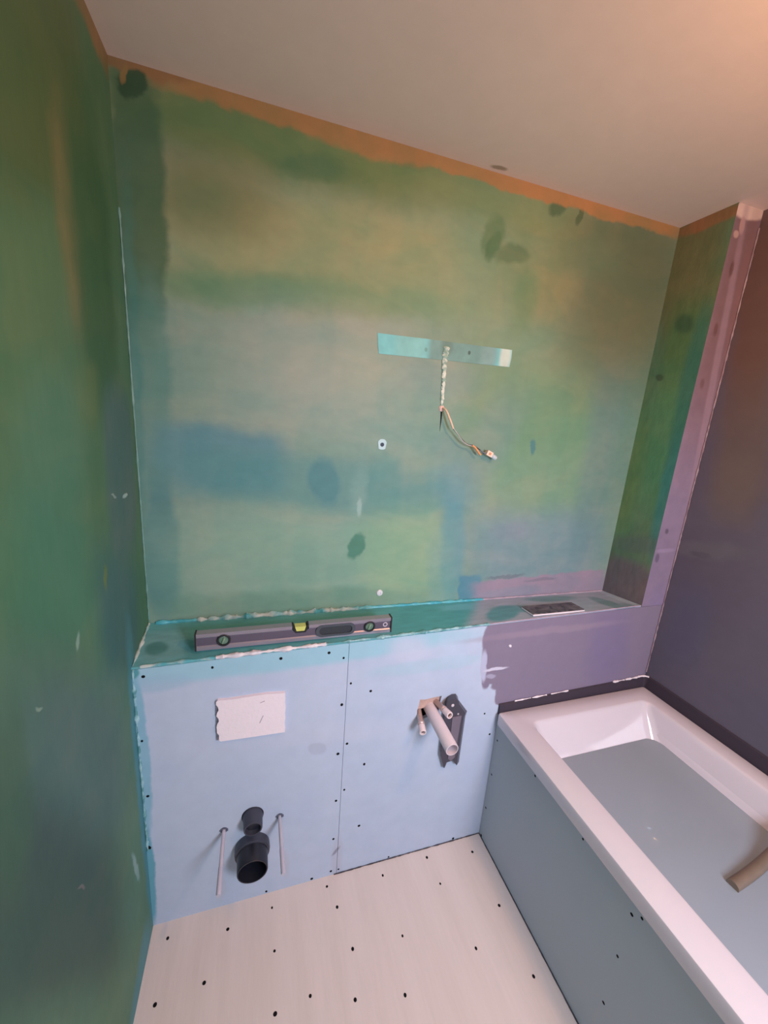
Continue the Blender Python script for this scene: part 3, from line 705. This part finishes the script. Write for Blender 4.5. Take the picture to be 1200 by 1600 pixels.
secs = [(1.236, 1.748, -1.79, -0.28, .05, 0.515), (x0 + .012, x1 - .012, y0 + .012, y1 - .012, .006, 0.524), (x0 + .001, x1, y0, y1, .008, 0.525), (x0, x1, y0, y1, .010, 0.529), (x0, x1, y0, y1, .010, 0.563), (x0 + .002, x1 - .002, y0 + .002, y1 - .002, .010, 0.568), (x0 + .006, x1 - .006, y0 + .006, y1 - .006, .010, 0.570),
        (ix0 - .006, ix1 + .006, iy0 - .006, iy1 + .006, .034, 0.570), (ix0 - .001, ix1 + .001, iy0 - .001, iy1 + .001, .032, 0.568), (ix0 + .004, ix1 - .004, iy0 + .004, iy1 - .004, .030, 0.562),
        (ix0 + .008, ix1 - .008, iy0 + .012, iy1 - .012, .030, 0.548),
        (ix0 + .030, ix1 - .030, iy0 + .25, iy1 - .076, .045, 0.475),
        (ix0 + .060, ix1 - .060, iy0 + .40, iy1 - .13, .07, 0.30), (ix0 + .075, ix1 - .075, iy0 + .44, iy1 - .16, .08, 0.21), (ix0 + .10, ix1 - .10, iy0 + .48, iy1 - .20, .09, 0.175), (ix0 + .16, ix1 - .16, iy0 + .56, iy1 - .27, .08, 0.165)]
rings = loft(bm, secs)
bm.faces.new(rings[-1])
# outer shell
sh = loft(bm, [(1.236, 1.748, -1.79, -0.28, .05, 0.515), (ix0 + .030, ix1 - .030, iy0 + .03, iy1 - .03, .05, 0.49), (ix0 + .045, ix1 - .045, iy0 + .3, iy1 - .11, .07, 0.27), (ix0 + .08, ix1 - .08, iy0 + .44, iy1 - .18, .09, 0.15)])
bm.faces.new(sh[-1])
bmesh.ops.remove_doubles(bm, verts=bm.verts, dist=0.0002)
link('tub_shell', bm, M_acryl, tub, smooth=True)
for lx in (1.34, 1.62):
    for ly in (-1.20, -0.62):
        bm = bmesh.new(); lathe(bm, (lx + OX, ly + OY, 0.0), (0, 0, 1), [(0, 0.025), (0.008, 0.025), (0.012, 0.008), (0.16, 0.008)], n=20)
        link('leg', bm, M_alu, tub, smooth=True)
# water
mw, N, L, B = newmat('still_bath_water')
N.remove(B)
outn = N['Material Output']
tr = N.new('ShaderNodeBsdfTransparent'); tr.inputs[0].default_value = (0.84, 0.95, 0.98, 1)
gl = N.new('ShaderNodeBsdfGlossy'); gl.inputs['Roughness'].default_value = 0.02
fr = N.new('ShaderNodeFresnel'); fr.inputs['IOR'].default_value = 1.33
di = N.new('ShaderNodeBsdfDiffuse'); di.inputs[0].default_value = (0.40, 0.50, 0.60, 1)
m0 = N.new('ShaderNodeMixShader'); m0.inputs[0].default_value = 0.6
L.new(tr.outputs[0], m0.inputs[1]); L.new(di.outputs[0], m0.inputs[2])
m1 = N.new('ShaderNodeMixShader'); L.new(fr.outputs[0], m1.inputs[0]); L.new(m0.outputs[0], m1.inputs[1]); L.new(gl.outputs[0], m1.inputs[2])
nzw = N.new('ShaderNodeTexNoise'); nzw.inputs['Scale'].default_value = 5; tcw = N.new('ShaderNodeTexCoord'); L.new(tcw.outputs['Object'], nzw.inputs['Vector'])
bw = N.new('ShaderNodeBump'); bw.inputs['Distance'].default_value = 0.001; L.new(nzw.outputs[0], bw.inputs['Height']); L.new(bw.outputs[0], gl.inputs['Normal']); L.new(bw.outputs[0], fr.inputs['Normal'])
L.new(m1.outputs[0], outn.inputs[0])
bm = bmesh.new()
bm.faces.new([bm.verts.new((x, y, 0.475)) for x, y in rrect(ix0 + .031, ix1 - .031, iy0 + .251, iy1 - .077, .045, 12)])
tag(link('bath_water', bm, mw), 'still grey green water standing in the white bathtub', 'water', kind='stuff')

# tan hose dipping into the water
hs = thing('hose', 'tan bent hose end dipping into the bath water at right', 'hose', (1.83, -0.745, 0.66))
hp = smoothpath([(-0.378, -0.028, -0.181), (-0.30, -0.022, -0.176), (-0.215, -0.012, -0.168), (-0.12, -0.004, -0.125), (-0.04, 0, -0.03), (0.004, 0, 0.0)], 8)
bm = bmesh.new(); tube(bm, hp, 0.0140, n=20, closed_caps=True)
link('hose_pipe', bm, mat('tan_hose', (116, 104, 92), rough=0.5, var=0.15, scale=25), hs, smooth=True)
bm = bmesh.new(); lathe(bm, (0.005, 0, 0.0), (-1, 0, -0.25), [(0, 0.030), (0.006, 0.030), (0.010, 0.026), (0.012, 0.018)], n=28)
link('wall_flange', bm, M_alu, hs, smooth=True)

# ------------------------------------------------------------------ spirit level on the ledge
LX0, LX1 = 0.146, 0.708
lvl = thing('spirit_level', 'lilac grey aluminium spirit level standing on the teal ledge', 'spirit level', ((LX0 + LX1) / 2, -0.148, 0.9155))
hl = (LX1 - LX0) / 2
bm = bmesh.new()
prof = [(-.0115, 0), (.0115, 0), (.0115, .010), (.0085, .013), (.0085, .036), (.0115, .039), (.0115, .049), (-.0115, .049), (-.0115, .039), (-.0085, .036), (-.0085, .013), (-.0115, .010)]
def seg(bm, xa, xb, pf):
    hexa(bm, [(xa, y, z) for y, z in pf], [(xb, y, z) for y, z in pf])
cx = 0.427 - (LX0 + LX1) / 2
notch = [(-.0115, 0), (.0115, 0), (.0115, .010), (.0085, .013), (.0085, .030), (-.0085, .030), (-.0085, .013), (-.0115, .010)]
seg(bm, -hl + .004, cx - .024, prof); seg(bm, cx - .024, cx + .024, notch); seg(bm, cx + .024, hl - .004, prof)
bevel(bm, 0.0006, 1)
link('level_body', bm, M_alu, lvl)
M_web = mat('darker_lilac_web', (104, 98, 116), rough=0.4, metal=0.4)
for side in (-1, 1):
    bm = bmesh.new(); y_ = side * .0089
    hexa(bm, [(-hl + .005, y_ - .0003, .0135), (hl - .005, y_ - .0003, .0135), (hl - .005, y_ - .0003, .0355), (cx + .022, y_ - .0003, .0355), (cx + .016, y_ - .0003, .0270), (cx - .016, y_ - .0003, .0270), (cx - .022, y_ - .0003, .0355), (-hl + .005, y_ - .0003, .0355)],
             [(-hl + .005, y_ + .0003, .0135), (hl - .005, y_ + .0003, .0135), (hl - .005, y_ + .0003, .0355), (cx + .022, y_ + .0003, .0355), (cx + .016, y_ + .0003, .0270), (cx - .016, y_ + .0003, .0270), (cx - .022, y_ + .0003, .0355), (-hl + .005, y_ + .0003, .0355)])
    link('web_panel', bm, M_web, lvl)
for s, nm in ((-1, 'end_cap'), (1, 'end_cap')):
    bm = bmesh.new(); box(bm, s * (hl - .004), s * hl, -.0128, .0128, -.0005, .0505); bevel(bm, .0012, 2)
    link(nm, bm, M_blackrub, lvl)
M_vial = mat('green_vial', (96, 128, 112), rough=0.15, var=0.2, scale=80, coat=0.5)
M_vial2 = mat('pale_green_vial', (120, 150, 128), rough=.15, coat=.5)
M_yel = mat('yellow_vial', (206, 214, 120), rough=0.15, var=0.1, coat=0.5)
for vx in (0.219, 0.636):
    x = vx - (LX0 + LX1) / 2
    bm = bmesh.new(); lathe(bm, (x, -0.0080, 0.0255), (0, -1, 0), [(0.0, .0178), (.0050, .0178), (.0062, .0165), (.0062, .0132), (.0030, .0125), (.0, .0125)], n=40, caps=(False, False))
    v = link('vial_housing', bm, M_blackrub, lvl, smooth=True)
    bm = bmesh.new(); lathe(bm, (x, -0.0080, 0.0255), (0, -1, 0), [(0.0, .0126), (.0025, .0126), (.0035, .010)], n=32)
    link('vial_window', bm, M_vial, v, smooth=True)
    bm = bmesh.new(); lathe(bm, (x - 0.004, -0.0125, 0.0165), (0.4, 0, 1), [(0, .0022), (.0015, .0032), (.0165, .0032), (.018, .0022)], n=16)
    link('vial', bm, M_vial2, v, smooth=True)
# top vial
bm = bmesh.new()
hexa(bm, [(cx - .024, -.0122, .0495), (cx - .015, -.0122, .027), (cx + .015, -.0122, .027), (cx + .024, -.0122, .0495), (cx + .0195, -.0122, .0495), (cx + .0125, -.0122, .031), (cx - .0125, -.0122, .031), (cx - .0195, -.0122, .0495)],
         [(cx - .024, .0122, .0495), (cx - .015, .0122, .027), (cx + .015, .0122, .027), (cx + .024, .0122, .0495), (cx + .0195, .0122, .0495), (cx + .0125, .0122, .031), (cx - .0125, .0122, .031), (cx - .0195, .0122, .0495)])
vh = link('vial_holder', bm, M_blackrub, lvl)
bm = bmesh.new(); hexa(bm, [(cx - .016, -.0105, .0455), (cx - .0115, -.0105, .0315), (cx + .0115, -.0105, .0315), (cx + .016, -.0105, .0455)], [(cx - .016, .0105, .0455), (cx - .0115, .0105, .0315), (cx + .0115, .0105, .0315), (cx + .016, .0105, .0455)]); bevel(bm, .001, 2)
link('vial', bm, M_yel, vh)
# grip
x = 0.531 - (LX0 + LX1) / 2
def stadium(cx, cz, hw, hh, n=12):
    out = []
    for a0, sx in ((-90, 1), (90, -1)):
        for i in range(n + 1):
            a = math.radians(a0 + 180 * i / n); out.append((cx + sx * (hw - hh) + hh * math.cos(a), cz + hh * math.sin(a)))
    return out
bm = bmesh.new(); plate_with_holes(bm, stadium(x, .0255, .060, .0190), [stadium(x, .0255, .050, .0125)], -.0135, -.0080)
gp = link('grip', bm, M_greyrub, lvl)
bm = bmesh.new(); plate_with_holes(bm, stadium(x, .0255, .0505, .0130), [], -.0095, -.0080)
link('grip_inset', bm, mat('dark_grip_rubber', (48, 54, 62), rough=0.5), gp)
bm = bmesh.new(); lathe(bm, (0.687 - (LX0 + LX1) / 2, -0.0083, 0.0265), (0, -1, 0), [(0, .0075), (.0016, .0075), (.0016, .0048), (.0002, .0044)], n=24, caps=(False, True))
link('hanging_eye', bm, mat('pale_ring', (196, 190, 204), rough=0.4), lvl, smooth=True)

# ------------------------------------------------------------------ dark tile on the ledge
tl = thing('tile_sample', 'small dark veined tile with a white front edge lying on the ledge', 'tile', (1.345, -0.142, ledge_z(1.345, -0.142) + 0.0005))
mt, N, L, B = newmat('dark_veined_stone')
tc = N.new('ShaderNodeTexCoord'); nz = N.new('ShaderNodeTexNoise'); nz.inputs['Scale'].default_value = 22; nz.inputs['Detail'].default_value = 6; nz.inputs['Distortion'].default_value = 1.5
L.new(tc.outputs['Object'], nz.inputs['Vector']); cr = N.new('ShaderNodeValToRGB'); cr.color_ramp.elements[0].position = .38; cr.color_ramp.elements[0].color = lin((40, 40, 46)); cr.color_ramp.elements[1].position = .72; cr.color_ramp.elements[1].color = lin((116, 114, 122))
L.new(nz.outputs[0], cr.inputs[0]); L.new(cr.outputs[0], B.inputs['Base Color']); B.inputs['Roughness'].default_value = .3
ang = math.radians(-0.4)
bm = bmesh.new(); box(bm, -.112, .112, -.027, .038, .005, .0085)
o = link('tile_face', bm, mt, tl)
bm = bmesh.new(); box(bm, -.113, .113, -.0285, .038, .0, .005)
link('tile_body', bm, mat('white_tile_edge', (236, 232, 240), rough=.5), tl)
tl.rotation_euler = (math.atan2(ledge_z(1.345, 0) - ledge_z(1.345, -.183), .183), 0, ang)

# ------------------------------------------------------------------ white block closing the flush plate opening
cv = thing('opening_cover', 'white foam block with torn left edge on the blue wall', 'cover', (0.293, -0.183, 0.705))
bm = bmesh.new()
L_ = [(-.0905, .072)]
k = 14
for i in range(k + 1):
    L_.append((-.091 + 0.0035 * (random.random() - .5) * 2 - .001, .068 - .128 * i / k))
R_ = [(.0915 + .0012 * (random.random() - .5) * 2, -.068 + .134 * i / 8) for i in range(9)]
poly = L_ + [(-.085, -.0635), (0, -.066)] + R_ + [(.04, .0715), (-.02, .0705), (-.06, .0695)]
plate_with_holes(bm, poly, [], -.010, .0)
link('foam_block', bm, mat('white_foam', (232, 224, 232), rough=.8, var=.03, bump=.0008, bscale=90), cv)
bm = bmesh.new(); tube(bm, [(.020, -.0104, -.022), (.030, -.0104, .002)], .0008, n=6)
M_scr = mat('grey_scratch', (150, 146, 160), rough=.9); link('scratch', bm, M_scr, cv)
bm = bmesh.new(); tube(bm, [(.022, -.0104, .046), (.034, -.0104, .050)], .0008, n=6); link('scratch', bm, M_scr, cv)
bm = bmesh.new()
for i in range(10):
    za = .062 - .124 * i / 10
    box(bm, -.0975 + .002 * random.random(), -.0925, -.0045, .0, za - .0125, za + .001)
link('torn_edge', bm, mat('grey_torn_edge', (120, 118, 132), rough=.9), cv)

# ------------------------------------------------------------------ toilet pipes and rods
fp = thing('flush_pipe', 'short black flush pipe stub above the wide soil pipe', 'pipe', (0.292, -0.183, 0.340))
bm = bmesh.new(); lathe(bm, (0, 0.012, 0), (0.03, -1, -0.06), [(0, .0300), (.020, .0300), (.024, .0285), (.050, .0275), (.054, .0265), (.054, .0225), (.020, .022)], n=48, caps=(True, False))
link('pipe_body', bm, M_greypipe, fp, smooth=True)
bm = bmesh.new(); lathe(bm, (0, 0.012, 0), (0.03, -1, -0.06), [(.018, .022), (.030, .0225), (.040, .0224)], n=40)
link('rubber_plug', bm, M_blackpipe, fp, smooth=True)
sp_ = thing('soil_pipe', 'wide black soil pipe with collar sticking out near the floor', 'pipe', (0.290, -0.183, 0.222))
bm = bmesh.new(); lathe(bm, (0, 0.012, 0), (0.02, -1, -0.02), [(.0, .046), (.030, .046), (.088, .0445), (.090, .0435), (.090, .0405), (.030, .040), (.002, .040)], n=56, caps=(False, True))
link('pipe_body', bm, M_blackpipe, sp_, smooth=True)
bm = bmesh.new(); lathe(bm, (0, 0.012, 0), (0.02, -1, -0.02), [(.004, .046), (.004, .049), (.016, .0525), (.030, .0530), (.038, .0515), (.040, .0478), (.040, .0455)], n=56, caps=(False, False))
link('collar', bm, M_greypipe, sp_, smooth=True)

def rod(name, loc, L_, label, dirv, shade):
    t = thing(name, label, 'rod', loc, None)
    d = Vector(dirv).normalized()
    bm = bmesh.new(); lathe(bm, (0, 0, 0), d, [(-.012, .0056), (L_ * .60, .0056), (L_ * .62, .0042), (L_ * .64, .0042)], n=16)
    link('sleeve', bm, shade, t, smooth=True)
    bm = bmesh.new(); lathe(bm, (0, 0, 0), d, [(L_ * .6, .0062), (L_ - .004, .0064), (L_, .0052)], n=16)
    link('tip', bm, mat(name + '_tip', (186, 184, 200), rough=.45), t, smooth=True)
    bm = bmesh.new()
    for i in range(7):
        a = math.pi * i / 6 - .2; c = Vector((math.cos(a) * .0105, -.001, math.sin(a) * .0075)); s_ = .0022
        box(bm, c.x - s_, c.x + s_, c.y - .001, c.y + .001, c.z - s_, c.z + s_)
    link('torn_rim', bm, mat(name + '_rim', (96, 104, 124), rough=.9), t)
M_sl = mat('clear_grey_sleeve', (190, 186, 200), rough=.15, var=.1, coat=.6)
rod('threaded_rod', (0.208, -0.183, 0.308), 0.175, 'slim pale rod left of the two black pipes', (0.0, -1, 0.0), M_sl)
rod('threaded_rod', (0.373, -0.183, 0.313), 0.170, 'slim pale rod right of the two black pipes', (0.012, -1, 0.0), mat('milky_sleeve', (184, 184, 198), rough=.2, coat=.4))

# ------------------------------------------------------------------ basin connections
wp = thing('waste_pipe', 'long white plastic waste pipe poking out of the wall opening', 'pipe', (0.866, -0.150, 0.620))
bm = bmesh.new(); d = Vector((0.862, -0.350, 0.617)) - Vector((0.866, -0.150, 0.620)); ln = d.length
lathe(bm, (0, 0, 0), d, [(0, .0205), (ln - .0012, .0205), (ln, .0198), (ln, .0178), (ln - .03, .0172), (ln - .10, .0172)], n=48, caps=(True, True))
link('pipe_body', bm, mat('white_waste_plastic', (214, 204, 212), rough=.35, var=.03), wp, smooth=True)
M_nick = mat('dull_nickel', (196, 176, 172), rough=.35, metal=.35, var=.2, scale=60)
def valve(loc, tip, label):
    t = thing('water_connector', label, 'connector', loc, None)
    d = Vector(tip) - Vector(loc); n_ = d.length; d.normalize()
    bm = bmesh.new(); lathe(bm, (0, 0, 0), d, [(-.0, .0095), (n_ * .55, .0095), (n_ * .58, .0115), (n_ * .66, .0115), (n_ * .68, .0098), (n_ * .74, .0098)], n=32)
    link('stem', bm, M_nick, t, smooth=True)
    bm = bmesh.new(); lathe(bm, (0, 0, 0), d, [(n_ * .72, .0110), (n_ - .003, .0118), (n_, .0110), (n_, .0078), (n_ - .006, .0072)], n=32, caps=(True, False))
    e = link('end_ring', bm, mat('white_nut', (226, 212, 216), rough=.3), t, smooth=True)
    bm = bmesh.new(); lathe(bm, (0, 0, 0), d, [(n_ * .7, .0075), (n_ - .007, .0075), (n_ - .007, .0048), (n_ - .003, .0040), (n_ - .003, .0022), (n_ - .008, .0018)], n=24)
    link('bore', bm, mat('brown_bore', (112, 84, 80), rough=.4), t, smooth=True)
valve((0.829, -0.160, 0.612), (0.813, -0.246, 0.594), 'lower left metal water connector beside the white waste pipe')
valve((0.884, -0.158, 0.640), (0.897, -0.256, 0.652), 'upper right metal water connector beside the white waste pipe')

# dark bracket to the right of the waste pipe
br = thing('mounting_bracket', 'dark grey folded bracket on the wall behind the white waste pipe', 'bracket', (0.96, -0.183, 0.51))
M_br = mat('dark_grey_plastic', (72, 70, 82), rough=.4, var=.1, scale=40)
M_br2 = mat('mid_grey_plastic', (116, 108, 122), rough=.45, var=.1, scale=40)
def R3(L, y): return [(a - .96, y, b - .51) for a, b in L]
bm = bmesh.new()
bk = [(.924, .630), (.968, .640), (1.008, .588), (1.004, .568), (1.003, .372), (.985, .395), (.958, .393), (.948, .360), (.928, .420), (.921, .56)]
fr_ = [(.912, .640), (.954, .648), (.990, .598), (.986, .580), (.984, .380), (.966, .405), (.941, .403), (.934, .380), (.914, .440), (.909, .60)]
hexa(bm, R3(fr_, -.018), R3(bk, 0.0)); bevel(bm, .0012, 1)
link('channel', bm, M_br, br)
bm = bmesh.new(); fc = [(.940, .592), (.975, .592), (.970, .420), (.956, .408), (.944, .420)]
hexa(bm, R3(fc, -.0205), R3(fc, -.017)); bevel(bm, .0008, 1)
link('face_strip', bm, M_br2, br)
bm = bmesh.new(); tp = [(.908, .632), (.905, .655), (.912, .668), (.926, .675), (.941, .674), (.950, .662), (.955, .640), (.940, .622), (.918, .620)]
hexa(bm, R3(tp, -.030), R3([(a + .012, b - .006) for a, b in tp], 0.0)); bevel(bm, .003, 2)
lug = link('lug', bm, M_br, br, smooth=True)
bm = bmesh.new(); lathe(bm, (.929 - .96, -.030, .650 - .51), (0, -1, 0), [(0, .0055), (.0015, .0050), (.0022, .003)], n=20)
link('rivet', bm, mat('pale_rivet', (210, 204, 212), rough=.3), lug, smooth=True)
bm = bmesh.new(); lathe(bm, (.962 - .96, -.018, .600 - .51), (0, -1, 0), [(0, .0035), (.0012, .0030)], n=16)
link('rivet', bm, mat('pale_rivet_small', (190, 184, 196), rough=.3), br, smooth=True)

# ------------------------------------------------------------------ on the back wall
st_ = [(.647, 1.810), (.720, 1.811), (.80, 1.813), (.90, 1.814), (1.0, 1.815), (1.112, 1.8165), (1.113, 1.79), (1.110, 1.763), (1.0, 1.7605), (.90, 1.759), (.80, 1.757), (.72, 1.755), (.655, 1.7535), (.650, 1.78)]
tp_ = thing('tape_strip', 'pale turquoise strip stuck across the green back wall', 'tape', (.88, 0, 1.785))
bm = bmesh.new(); plate_with_holes(bm, [(a - .88, b - 1.785) for a, b in st_], [], -.0012, 0.0)
ts = [(x_ - .88, z_ - 1.785, a0, 0, 0, b0, s_, c_, v_) for (x_, z_, a0, b0, s_, c_, v_) in
      [(.93, 1.785, 1 / .115, 1 / .06, .12, (106, 146, 142), .85), (.875, 1.80, 1 / .02, 1 / .03, .4, (90, 128, 120), .6), (.955, 1.79, 1 / .005, 1 / .006, .3, (60, 90, 86), .9), (.805, 1.782, 1 / .005, 1 / .006, .3, (84, 130, 124), .7), (.755, 1.785, 1 / .05, 1 / .05, .4, (130, 194, 190), .5), (1.09, 1.79, 1 / .02, 1 / .05, .4, (196, 220, 214), .9), (1.03, 1.785, 1 / .03, 1 / .05, .5, (122, 164, 166), .8)]]
link('strip', bm, painted('turquoise_tape', (0, 2), (116, 202, 208), (108, 192, 200), ts, nscale=8, warp=.004, rough=.5, bump=.0003), tp_)

fl = thing('filled_chase', 'rough white filler seam running down from the turquoise strip', 'filler', (.875, 0, 1.70))
bm = bmesh.new(); pts_ = [(-.001 + .001 * random.random(), -.003, .098), (-.003, -.003, .06), (-.002, -.003, .03), (.0, -.003, 0), (.001, -.003, -.04), (.0035, -.003, -.085)]
pp = smoothpath(pts_, 14); tube(bm, pp, [(.0095 - .0045 * i / len(pp)) * (1 + .35 * noise.noise(Vector((i * .35, 0, 0)))) for i in range(len(pp))], n=10, wob=.28)
for v in bm.verts: v.co.y *= .55
link('filler', bm, bead_mat('greenish_white_filler', (212, 226, 216), (140, 176, 164), 70, .6), fl, smooth=True)

cb = thing('loose_cable', 'loose lamp cable with connector dangling from the filler seam', 'cable', (.879, 0, 1.612))
bm = bmesh.new(); lathe(bm, (0, .004, 0), (0, -1, 0), [(0, .010), (.006, .0095), (.009, .006)], n=16)
for v in bm.verts: v.co.x += .002 * (random.random() - .5); v.co.z += .004 * (random.random() - .5)
link('plaster_collar', bm, mat('pinkish_plaster', (224, 196, 190), rough=.8), cb)
def wire(nm, P_, r_, m_, parent=cb):
    bm = bmesh.new(); tube(bm, smoothpath(P_, 8), r_, n=10); return link(nm, bm, m_, parent, smooth=True)
M_beige = mat('beige_sheath', (226, 200, 176), rough=.4); M_dk = mat('dark_wire', (70, 66, 66), rough=.4)
wire('sheath', [(.0, 0, .0), (.006, -.020, -.006), (.020, -.030, -.036), (.034, -.030, -.062)], .0034, M_beige)
wire('wire', [(.034, -.030, -.062), (.052, -.030, -.078), (.075, -.028, -.098), (.095, -.026, -.110), (.120, -.026, -.114), (.150, -.024, -.128)], .0018, M_dk)
wire('wire', [(.034, -.031, -.061), (.055, -.032, -.082), (.075, -.030, -.101), (.096, -.028, -.1115), (.118, -.028, -.115)], .0012, mat('pale_wire', (196, 200, 206), rough=.4))
wire('wire', [(.112, -.028, -.112), (.125, -.028, -.120), (.140, -.027, -.135), (.148, -.026, -.142)], .0036, mat('orange_wire', (220, 160, 112), rough=.4))
wire('wire', [(.145, -.025, -.126), (.160, -.024, -.134), (.176, -.022, -.138)], .0022, mat('grey_wire', (112, 120, 136), rough=.4))
bm = bmesh.new(); box(bm, -.0115, .0115, -.008, .008, -.0085, .0085); bevel(bm, .0015, 2)
cn = link('connector_block', bm, mat('cream_connector', (240, 218, 200), rough=.4), cb, loc=(.184, -.020, -.137)); cn.rotation_euler = (0, math.radians(22), 0)
bm = bmesh.new(); box(bm, -.004, .004, -.009, -.0075, -.004, .004)
link('marking', bm, mat('orange_mark', (214, 140, 100), rough=.5), cn)
bm = bmesh.new(); lathe(bm, (.0125, 0, -.001), (1, 0, -.1), [(0, .0075), (.014, .0085), (.020, .0075), (.020, .005), (.012, .0045)], n=18)
link('clear_cap', bm, mat('milky_cap', (190, 208, 218), rough=.2, var=.3, scale=200), cn, smooth=True)
# shadow line below the cable exit, put in as a thin black plate
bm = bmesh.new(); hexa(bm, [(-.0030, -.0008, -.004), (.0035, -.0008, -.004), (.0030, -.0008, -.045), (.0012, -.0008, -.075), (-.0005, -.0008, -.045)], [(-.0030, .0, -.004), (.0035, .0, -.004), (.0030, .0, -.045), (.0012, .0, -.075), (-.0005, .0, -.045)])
link('cable_shadow', bm, mat('shadow_black', (26, 28, 26), rough=.95), cb)

pg = thing('wall_plug', 'pale blue ring with a dark hole on the back wall', 'wall plug', (.685, 0, 1.486))
bm = bmesh.new(); plate_with_holes(bm, [(a * .0135 * (1 + .08 * math.sin(5 * t)), b_ * .0165) for t, a, b_ in [(2 * math.pi * i / 28, math.copysign(abs(math.cos(2 * math.pi * i / 28)) ** .7, math.cos(2 * math.pi * i / 28)), math.copysign(abs(math.sin(2 * math.pi * i / 28)) ** .7, math.sin(2 * math.pi * i / 28))) for i in range(28)]], [circ(0, -.001, .0065, 20)], -.0016, 0)
link('ring', bm, mat('pale_blue_filler', (176, 216, 226), rough=.5), pg)
bm = bmesh.new(); lathe(bm, (0, 0, -.001), (0, -1, 0), [(0, .0066), (.0008, .0066), (.0008, .003), (.0004, .0028)], n=20)
link('hole', bm, mat('dark_blue_hole', (52, 72, 92), rough=.7), pg)
pg2 = tag(link('wall_plug', (lambda b: (lathe(b, (0, 0, 0), (0, -1, 0), [(0, .0115), (.003, .0105), (.0045, .0075), (.0045, .003), (.002, .0025)], n=18), b)[1])(bmesh.new()), mat('white_plug', (216, 220, 228), rough=.5, var=.15, scale=200), loc=(.713, 0, .974), smooth=True), 'white wall plug just above the ledge behind the level', 'wall plug')

# ------------------------------------------------------------------ ceiling lamp behind the camera's view
lamp = thing('ceiling_lamp', 'warm bulb hanging below the ceiling', 'lamp', (1.22, -1.12, 2.29))
bm = bmesh.new(); lathe(bm, (0, 0, 0), (0, 0, -1), [(0, .045), (.015, .045), (.022, .018), (.09, .018)], n=32)
link('lamp_holder', bm, M_acryl, lamp, smooth=True)
mb, N, L, B = newmat('glowing_bulb'); B.inputs['Emission Color'].default_value = (1, .62, .36, 1); B.inputs['Emission Strength'].default_value = 3
bm = bmesh.new(); bmesh.ops.create_uvsphere(bm, u_segments=24, v_segments=16, radius=.03, matrix=Matrix.Translation((0, 0, -.115)))
link('bulb', bm, mb, lamp, smooth=True)
ld = bpy.data.lights.new('bulb_light', 'POINT'); ld.energy = 26.0; ld.color = (1.0, .46, .20); ld.shadow_soft_size = .05
lo = bpy.data.objects.new('bulb_light', ld); COL.objects.link(lo); lo.location = (1.22, -1.12, 2.29 - .20)
